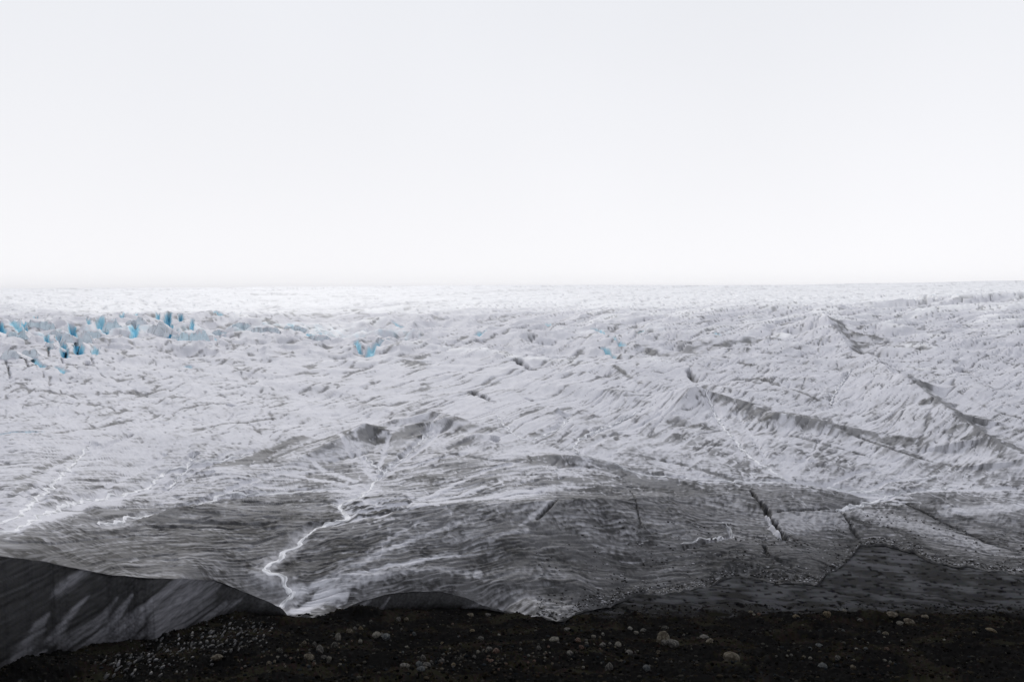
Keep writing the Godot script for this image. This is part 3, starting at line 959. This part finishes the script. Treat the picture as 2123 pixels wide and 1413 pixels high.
func build_hill() -> void:          # the hill the photograph was taken from, round and behind the camera
	var radii := [0.3, 1.5, 3.0, 5.0, 7.5, 10.0, 15.0, 22.0, 32.0, 45.0, 65.0, 90.0, 130.0]
	var cv := []
	var cc := []
	for i in 97:
		var a := TAU * i / 96.0
		var vs := PackedVector3Array()
		var cs := PackedColorArray()
		for k in range(radii.size() - 1, -1, -1):
			var r: float = radii[k]
			var x := sin(a) * r
			var d := cos(a) * r
			var y := moraine_base(x, maxf(d, 0.0)) + 0.25 * mor_noise.get_noise_2d(x, d)
			if d > 8.0 and absf(x / d) < 0.82:
				y -= 2.5
			vs.append(Vector3(x, y - 0.15, -d))
			var q := smoothstep(-0.3, 0.4, mor_noise.get_noise_2d(x * 1.7, d * 1.7 + 300.0))
			cs.append(Color(0.0058, 0.0055, 0.0052).lerp(Color(0.0132, 0.0120, 0.0090), q))
		cv.append(vs)
		cc.append(cs)
	var o := MeshInstance3D.new()
	o.name = "moraine_hill"
	o.mesh = grid_mesh(cv, cc, radii.size())
	o.material_override = vmat(1.0, 0.04)
	o.set_meta("kind", "structure")
	add_child(o)

func build_streams() -> void:
	var m := vmat(0.6, 0.2)
	var rng := RandomNumberGenerator.new()
	rng.seed = 5
	for s in streams():
		var cur := Curve3D.new()
		var pts := []
		for q in s[1]:
			var w := hit(q[0], q[1], -0.2)
			pts.append(Vector3(w.x, 0, -w.y))
		for k in pts.size():
			var pa: Vector3 = pts[maxi(k - 1, 0)]
			var pb: Vector3 = pts[mini(k + 1, pts.size() - 1)]
			var tan := (pb - pa) / 6.5
			cur.add_point(pts[k], -tan, tan)
		var len := cur.get_baked_length()
		var n := int(len / 0.35)
		var cv := []
		var cc := []
		for k in n + 1:
			var off := len * k / n
			var p := cur.sample_baked(off)
			var q := cur.sample_baked(minf(off + 0.3, len)) - cur.sample_baked(maxf(off - 0.3, 0.0))
			var side := Vector3(-q.z, 0, q.x).normalized()
			var taper := smoothstep(0.0, 0.15, k / float(n)) * 0.7 + 0.3
			p += side * 0.7 * n_pat.get_noise_1d(off * 2.0)
			var wl: float = s[0] * taper * (1.0 + 0.9 * n_pat.get_noise_2d(off * 3.0, 11.0) + 0.4 * n_fine.get_noise_2d(off, 2.0))
			var wr: float = s[0] * taper * (1.0 + 0.9 * n_pat.get_noise_2d(off * 3.0, 51.0) + 0.4 * n_fine.get_noise_2d(off, 8.0))
			var vs := PackedVector3Array()
			var cs := PackedColorArray()
			for e in 7:
				var f := lerpf(-wl, wr, e / 6.0)
				var g := p + side * f
				g.y = ice_at(g.x, -g.z) + (0.06 if e > 0 and e < 6 else -0.03) * pow(-g.z / 110.0, 2.0)
				vs.append(g)
				var w := smoothstep(0.1, 0.5, n_fine.get_noise_2d(off * 0.35 + 30.0, f * 1.6) * 1.2 + 0.1)
				cs.append(Color(0.66, 0.665, 0.70).lerp(Color(0.36, 0.365, 0.39), w))
			cv.append(vs)
			cc.append(cs)
		var o := MeshInstance3D.new()
		o.name = numbered("meltwater_stream")
		o.set_meta("label", "narrow white meltwater stream winding over the ice")
		o.mesh = grid_mesh(cv, cc, 7)
		o.material_override = m
		o.set_meta("kind", "structure")
		add_child(o)

func serac_mesh(rng: RandomNumberGenerator, a: float, hgt: float, b: float, blue: float) -> ArrayMesh:
	# a tilted block of ice: gentle weathered back, sharp crest, steep broken face towards the valley
	var nz := FastNoiseLite.new()
	mk_noise(nz, rng.randi() % 9999, 0.16, 3)
	var nx := 24
	var nv := 22
	var steep := rng.randf_range(1.6, 2.6)
	var gentle := rng.randf_range(0.18, 0.4)
	var skew := rng.randf_range(-0.5, 0.5)
	var cv := []
	var cc := []
	for i in nx + 1:
		var fx := lerpf(-1.0, 1.0, i / float(nx))
		var vs := PackedVector3Array()
		var cs := PackedColorArray()
		var x := fx * a * 0.5
		var crest := hgt * (1.0 - pow(absf(fx), 4.0)) * (0.85 + 0.45 * nz.get_noise_2d(x * 1.1, 40.0)) + 0.2
		var zc := 0.25 * b * nz.get_noise_2d(x * 1.2, 9.0) + skew * x * 0.6
		for j in nv + 1:
			var f := j / float(nv)
			# rows run from the foot of the face over the crest and down the back
			var y := 0.0
			var z := 0.0
			var reach := (crest + 1.5) / steep
			if f < 0.55:
				var g := f / 0.55
				y = lerpf(-1.5, crest, g)
				z = zc + reach * (1.0 - g) * (1.0 - 0.35 * g)
			else:
				var g := (f - 0.55) / 0.45
				z = zc - g * minf((crest + 1.5) / gentle, b * 1.2)
				y = crest - (crest + 1.5) * g
			var k := nz.get_noise_3d(x * 1.5, y * 1.5, z * 1.5)
			var live := sin(PI * clampf(f, 0.0, 1.0))
			vs.append(Vector3(x + 0.5 * k * live, y + 0.35 * k * live * hgt * 0.3, z + 0.8 * k * live))
			var face := blue * smoothstep(0.02, 0.12, 0.5 - absf(f - 0.26) * 1.6 + 0.5 * nz.get_noise_2d(x * 2.2 + 70.0, y * 0.8)) if f < 0.55 else 0.0
			var c := Color(0.60, 0.603, 0.64).lerp(Color(0.49, 0.68, 0.76), face)
			if nz.get_noise_2d(x * 7.0 + 0.4 * y, z * 2.0 + y * 1.5) > 0.42:
				c = c.lerp(Color(0.25, 0.25, 0.26), 0.6)
			cs.append(c)
		cv.append(vs)
		cc.append(cs)
	return grid_mesh(cv, cc, nv + 1)

func build_seracs() -> void:
	var rng := RandomNumberGenerator.new()
	rng.seed = 77
	var m := vmat(0.6, 0.4)
	# [u, v of the foot, width px, height px, blueness, label]
	var list := [
		[-14, 706, 34, 24, 0.5, "blue-faced ice block at the end of the icefall"], [32, 706, 44, 36, 0.7, "broad ice tower with a pale blue slab sloping down its flank"], [82, 690, 40, 30, 0.6, "low blue-shadowed ice block with a single blue pit on top"], [118, 700, 34, 44, 0.35, "pointed pale ice tower beside a deep narrow blue slot"],
		[140, 716, 26, 38, 0.3, "narrow ice fin between two long blue slots"], [172, 716, 28, 36, 0.4, "dusty ice fin on the valley side of the longest blue slot"], [100, 730, 26, 30, 0.3, "small leaning ice block below the pointed pale tower"], [60, 740, 30, 28, 0.4, "lowest bluish ice step of the icefall"], [18, 748, 30, 26, 0.3, "crumbling ice step crossed by thin black cracks"], [190, 700, 30, 38, 0.6, "rounded ice knob with a bright blue hollow under it"],
		[232, 694, 30, 36, 0.7, "curved pale blue ice wall behind the rounded knob"], [282, 690, 30, 38, 0.3, "pale ice fin between two dark blue slots on the icefall brow"], [328, 698, 40, 48, 0.25, "tallest smooth white ice wall beside the widest blue crevasse"],
		[362, 700, 18, 36, 0.5, "thin ice blade standing between the two widest crevasses"], [392, 708, 32, 40, 0.9, "split ice tower washed pale blue on its broken face"], [414, 714, 26, 36, 0.8, "last blue tower before the ice smooths out"], [452, 692, 34, 28, 0.6, "cone-shaped ice mound standing apart with a blue foot"],
		[500, 690, 36, 26, 0.6, "ribbed ice mound next to the cone-shaped one"], [548, 700, 44, 20, 0.4, "long low ice ridge with a faint blue side"], [610, 692, 36, 22, 0.5, "twin-topped ice mound far along the brow"], [660, 704, 44, 20, 0.4, "wide low ice mound with grey dust on its crest"], [788, 716, 36, 28, 0.5, "dome of ice with a blue cut on either side"]]
	for q in list:
		var w := hit(q[0], q[1])
		var px := w.y / FOC
		var y := ice_at(w.x, w.y)
		var o := MeshInstance3D.new()
		o.name = numbered("serac")
		var wd: float = q[2] * px
		var h: float = q[3] * px
		o.mesh = serac_mesh(rng, wd * 1.4, h * 0.55, wd * rng.randf_range(1.2, 2.0), q[4] * 0.7)
		o.material_override = m
		add_child(o)
		o.position = Vector3(w.x, y, -w.y)
		o.rotation.y = rng.randf_range(-0.35, 0.35)
		tag(o, q[5], "ice tower", "ice towers of the icefall")

const STONE := {"grey": Color(0.0352, 0.0336, 0.0328), "tan": Color(0.0448, 0.0376, 0.0272), "pale": Color(0.0600, 0.0568, 0.0496), "white": Color(0.1000, 0.0968, 0.0896), "red": Color(0.0392, 0.0208, 0.0160), "dark": Color(0.0120, 0.0120, 0.0112), "ochre": Color(0.0488, 0.0368, 0.0208), "slate": Color(0.0208, 0.0248, 0.0296), "brown": Color(0.0256, 0.0200, 0.0136)}

func heroes() -> Array:         # [u, v centre, width px, height px, colour, label]
	return [
		[1386, 1339, 31, 26, "tan", "big round tan boulder resting above two tilted slabs"], [1532, 1381, 33, 25, "tan", "large blocky tan boulder with a sheer left side, alone in black gravel"],
		[1389, 1351, 19, 9, "grey", "pale slab leaning against the foot of the big round boulder"], [1406, 1354, 26, 12, "grey", "longer grey slab lying beside the big round boulder"],
		[690, 1340, 15, 20, "pale", "tall pale block standing among smaller stones"], [651, 1366, 18, 20, "grey", "grey angular boulder above a flat wedge-shaped stone"], [627, 1382, 20, 12, "tan", "flat wedge-shaped tan stone below the grey angular boulder"],
		[659, 1383, 12, 10, "grey", ""], [670, 1389, 10, 14, "pale", ""], [639, 1355, 9, 10, "grey", ""], [680, 1358, 18, 15, "dark", "squat dark boulder beside the tall pale block"], [738, 1350, 10, 8, "pale", ""],
		[727, 1321, 9, 9, "grey", ""], [739, 1320, 9, 10, "ochre", "small ochre stone next to a grey one at a brown patch"], [715, 1325, 14, 9, "tan", ""], [431, 1383, 27, 12, "brown", "long brown slab lying below the ice rubble"],
		[637, 1400, 7, 8, "red", "bright rust red stone, the reddest in the gravel"], [588, 1388, 6, 6, "red", ""], [541, 1398, 12, 9, "brown", ""], [617, 1352, 10, 10, "brown", ""], [564, 1367, 12, 8, "dark", ""],
		[773, 1334, 20, 12, "pale", "pale lichen-grey boulder touching a darker tilted slab"], [790, 1338, 24, 13, "slate", "slate grey slab tilted against a pale boulder"], [820, 1301, 11, 9, "grey", ""], [836, 1301, 10, 8, "tan", ""], [761, 1305, 8, 8, "dark", ""],
		[973, 1291, 13, 9, "tan", ""], [1010, 1290, 12, 7, "grey", ""], [977, 1325, 10, 8, "ochre", ""], [1034, 1335, 6, 5, "white", "small bright white stone lying alone on a brown silt patch"], [995, 1343, 12, 8, "grey", ""], [913, 1353, 8, 6, "ochre", ""], [836, 1361, 7, 6, "pale", ""], [852, 1332, 7, 9, "slate", ""],
		[1027, 1370, 14, 12, "red", "round pinkish boulder above the pebble bank"], [1013, 1365, 13, 8, "grey", ""], [989, 1373, 8, 8, "pale", ""], [981, 1383, 8, 7, "grey", ""], [1017, 1392, 12, 8, "red", ""], [870, 1384, 12, 13, "grey", ""], [863, 1398, 15, 10, "slate", ""], [879, 1400, 17, 13, "grey", "grey rounded boulder heaped with others on the pebble bank"],
		[936, 1400, 9, 7, "ochre", ""], [911, 1391, 13, 9, "grey", ""], [839, 1404, 8, 9, "pale", ""], [830, 1402, 17, 9, "grey", ""], [867, 1409, 18, 10, "slate", ""],
		[1289, 1355, 16, 9, "pale", "pale smooth stone with a shadowed hollow under it"], [1256, 1356, 14, 9, "grey", ""], [1203, 1348, 13, 8, "red", "flat brick red stone above a smaller pink one"], [1210, 1361, 11, 8, "red", ""], [1152, 1344, 20, 9, "pale", "low pale boulder at the top of a line of stones"], [1236, 1338, 10, 7, "pale", ""], [1256, 1334, 6, 6, "white", ""],
		[1314, 1320, 10, 7, "white", "whitish stone on the crest of the gravel bank"], [1327, 1330, 10, 5, "pale", ""], [1342, 1324, 13, 8, "grey", ""], [1389, 1319, 16, 9, "dark", "dark boulder just beyond the big round tan one"], [1185, 1376, 16, 10, "grey", ""], [1311, 1375, 17, 9, "grey", ""], [1375, 1373, 10, 8, "brown", ""],
		[1269, 1404, 16, 18, "grey", "upright grey ribbed boulder at the bottom of the slope"], [1350, 1406, 15, 11, "slate", "smooth bluish boulder in black gravel"], [1119, 1362, 10, 8, "grey", ""], [1179, 1322, 14, 6, "grey", ""], [1221, 1353, 7, 9, "pale", ""],
		[1485, 1349, 18, 13, "tan", "tan boulder with a rusty stripe beside a dark hollow"], [1472, 1339, 18, 5, "grey", ""], [1668, 1294, 14, 8, "ochre", "yellowish stone on the edge of the grey silt"], [1733, 1289, 17, 12, "ochre", "larger yellowish boulder on the edge of the grey silt"], [1588, 1289, 9, 6, "red", ""], [1578, 1290, 8, 4, "pale", ""],
		[1718, 1358, 13, 7, "slate", ""], [1700, 1365, 9, 6, "slate", ""], [1759, 1384, 11, 10, "grey", ""], [1700, 1387, 8, 6, "pale", ""], [1686, 1383, 8, 6, "tan", ""], [1728, 1402, 22, 8, "slate", "long blue-grey slab low on the gravel slope"], [1770, 1281, 10, 5, "pale", ""], [1570, 1284, 9, 5, "tan", ""],
		[1804, 1302, 11, 7, "grey", ""], [1889, 1308, 15, 8, "pale", ""], [1909, 1305, 24, 11, "brown", "wide brown mossy boulder behind a pale one"], [1871, 1290, 24, 10, "brown", "low mossy boulder at the edge of the silt flat"], [1942, 1294, 13, 7, "tan", ""], [1859, 1331, 12, 7, "tan", ""], [1845, 1328, 6, 7, "slate", ""], [1819, 1365, 10, 7, "slate", ""],
		[1798, 1365, 7, 4, "white", ""], [1863, 1364, 9, 6, "red", ""], [1909, 1369, 5, 4, "white", ""], [1859, 1391, 8, 6, "pale", ""], [1871, 1394, 6, 7, "pale", ""], [1985, 1345, 6, 3, "white", ""], [2086, 1324, 20, 7, "ochre", "flat rust yellow boulder far out on the gravel slope"], [1792, 1405, 12, 9, "brown", ""]]

func build_boulders() -> void:
	var rng := RandomNumberGenerator.new()
	rng.seed = 31
	var shapes := []
	for k in 9:
		shapes.append(stone_mesh(rng, 11, 16, 0.16, 5 + k))
	var mats := {}
	var k2 := 0
	for c in STONE:
		mats[c] = stone_material(STONE[c], STONE[c].lerp(Color(0.3, 0.28, 0.24), 0.25), 400 + k2)
		k2 += 1
	var names := {"grey": "small grey stone half sunk in the black gravel", "tan": "small tan stone half sunk in the black gravel", "pale": "small pale stone lying on the black gravel", "white": "small bright white stone lying on the black gravel", "red": "small reddish stone lying on the black gravel", "dark": "small nearly black stone in the gravel", "ochre": "small yellowish stone lying on the black gravel", "slate": "small bluish grey stone lying on the black gravel", "brown": "small dull brown stone in the gravel"}
	var list := heroes()
	# lesser stones, thickest along the banks
	var kinds := ["grey", "grey", "tan", "pale", "grey", "slate", "brown", "dark", "tan", "pale", "red", "grey"]
	var banks := [[560, 720, 1345, 1410], [820, 1110, 1372, 1412], [1080, 1330, 1345, 1395], [1130, 1450, 1330, 1410], [740, 1000, 1310, 1380], [1600, 2060, 1300, 1405], [880, 1060, 1360, 1410], [450, 640, 1340, 1410]]
	for k in 195:
		var b: Array = banks[k % banks.size()]
		var sz := rng.randf_range(2.6, 5.2)
		list.append([rng.randf_range(b[0], b[1]), rng.randf_range(b[2], b[3]), sz * rng.randf_range(1.0, 1.5), sz, kinds[rng.randi() % kinds.size()], ""])
	for q in list:
		var at := hit_moraine(q[0], q[1] + q[3] * 0.35)
		var px := -at.z / FOC
		var w: float = q[2] * px
		var h: float = q[3] * px
		var o := MeshInstance3D.new()
		o.name = numbered("boulder" if q[2] >= 12 else "stone")
		o.mesh = shapes[rng.randi() % shapes.size()]
		o.material_override = mats[q[4]]
		add_child(o)
		o.position = at + Vector3(0, h * 0.12, 0)
		o.scale = Vector3(w * 0.56, h * 0.66, w * rng.randf_range(0.45, 0.65))
		o.rotation = Vector3(rng.randf_range(-0.15, 0.15), rng.randf_range(-0.5, 0.5), rng.randf_range(-0.2, 0.2))
		if q[5] != "":
			tag(o, q[5], "boulder")
		else:
			var big: bool = q[2] >= 12
			var text: String = names[q[4]]
			if big:
				text = text.replace("small ", "middling ")
			tag(o, text, "boulder" if big else "stone", text.split(" in ")[0].split(" lying")[0].split(" half")[0] + "s on the moraine")

func build_gravel() -> void:
	var rng := RandomNumberGenerator.new()
	rng.seed = 99
	for v in 3:
		var mm := MultiMesh.new()
		mm.transform_format = MultiMesh.TRANSFORM_3D
		mm.use_colors = true
		mm.mesh = stone_mesh(rng, 4, 6, 0.25, 4)
		var n := 7000
		mm.instance_count = n
		for k in n:
			var d := 56.0 + 52.0 * pow(rng.randf(), 0.9)
			var x := rng.randf_range(-0.72, 0.72) * d
			var thick := n_pat.get_noise_2d(x * 0.6 + 20.0, d * 0.6)
			if thick < -0.05 and rng.randf() < 0.7:
				d = clampf(d + rng.randf_range(-6.0, 6.0), 56.0, 108.0)
			var s := 0.05 + 0.13 * pow(rng.randf(), 3.0)
			var b := Basis.from_euler(Vector3(rng.randf() * 6.0, rng.randf() * 6.0, rng.randf() * 6.0)).scaled(Vector3(s * rng.randf_range(0.9, 1.6), s * 0.8, s))
			mm.set_instance_transform(k, Transform3D(b, Vector3(x, moraine(x, d) + s * 0.25, -d)))
			var c: Color = STONE[["grey", "dark", "brown", "dark", "tan", "slate", "dark", "brown", "pale"][rng.randi() % 9]]
			mm.set_instance_color(k, c * (0.12 + 0.55 * pow(rng.randf(), 1.6)))
		var o := MultiMeshInstance3D.new()
		o.name = ["gravel", "pebbles", "shingle"][v]
		o.multimesh = mm
		o.material_override = vmat(1.0, 0.04)
		o.set_meta("kind", "stuff")
		tag(o, ["fine dark gravel strewn over the moraine", "mixed pebbles scattered over the moraine", "dull shingle lying between the stones of the moraine"][v], "gravel")
		add_child(o)
	# broken ice among the gravel below the dark ice cliff
	var mi := MultiMesh.new()
	mi.transform_format = MultiMesh.TRANSFORM_3D
	mi.use_colors = true
	mi.mesh = stone_mesh(rng, 5, 7, 0.3, 6)
	mi.instance_count = 420
	for k in 420:
		var f := rng.randf()
		var u := lerpf(190.0, 540.0, f) + rng.randfn(0.0, 18.0)
		var v := lerpf(1408.0, 1322.0, f) + rng.randfn(0.0, 16.0 + 8.0 * sin(f * PI))
		var at := hit_moraine(u, clampf(v, 1300.0, 1430.0))
		var s := 0.06 + 0.16 * pow(rng.randf(), 2.0)
		var b := Basis.from_euler(Vector3(rng.randf_range(-0.3, 0.3), 0.9 + rng.randf_range(-1.0, 1.0), 0.45 + rng.randf_range(-0.4, 0.4))).scaled_local(Vector3(s * rng.randf_range(0.8, 2.0), s * 0.6, s * 0.8))
		mi.set_instance_transform(k, Transform3D(b, at + Vector3(0, s * 0.3, 0)))
		mi.set_instance_color(k, Color(0.062, 0.062, 0.069) * (0.06 + 0.94 * pow(rng.randf(), 2.2)))
	var oi := MultiMeshInstance3D.new()
	oi.name = "ice_rubble"
	oi.multimesh = mi
	oi.material_override = vmat(0.5, 0.4)
	oi.set_meta("kind", "stuff")
	tag(oi, "grey chips of broken ice strewn below the dark ice cliff", "ice rubble")
	add_child(oi)
	# grit and ice chips melted out along the margin
	var md := MultiMesh.new()
	md.transform_format = MultiMesh.TRANSFORM_3D
	md.use_colors = true
	md.mesh = stone_mesh(rng, 4, 6, 0.3, 5)
	md.instance_count = 2600
	for k in 2600:
		var t := rng.randf_range(0.03, 0.7)
		var i := clampi(int((t + TMAX) / (2.0 * TMAX) * (NC - 1)), 0, NC - 1)
		var d: float = foot[i][2] + 0.3 + 18.0 * pow(rng.randf(), 2.0)
		if n_pat.get_noise_2d(t * d * 0.8 + 130.0, d * 0.8) < -0.02 and rng.randf() < 0.8:
			d = foot[i][2] + 0.2 + 2.0 * rng.randf()
		var s := 0.05 + 0.13 * pow(rng.randf(), 2.5)
		var b := Basis.from_euler(Vector3(rng.randf() * 6.0, rng.randf() * 6.0, rng.randf() * 6.0)).scaled(Vector3(s * rng.randf_range(0.9, 1.8), s * 0.8, s))
		md.set_instance_transform(k, Transform3D(b, Vector3(t * d, ice_at(t * d, d) + s * 0.3, -d)))
		md.set_instance_color(k, Color(0.36, 0.36, 0.385) * rng.randf_range(0.4, 1.0) if rng.randf() < 0.35 else Color(0.035, 0.034, 0.034) * rng.randf_range(0.5, 1.5))
	var od := MultiMeshInstance3D.new()
	od.name = "margin_grit"
	od.multimesh = md
	od.material_override = vmat(0.9, 0.1)
	od.set_meta("kind", "stuff")
	tag(od, "dark grit and pale ice chips strewn along the ice margin", "grit")
	add_child(od)
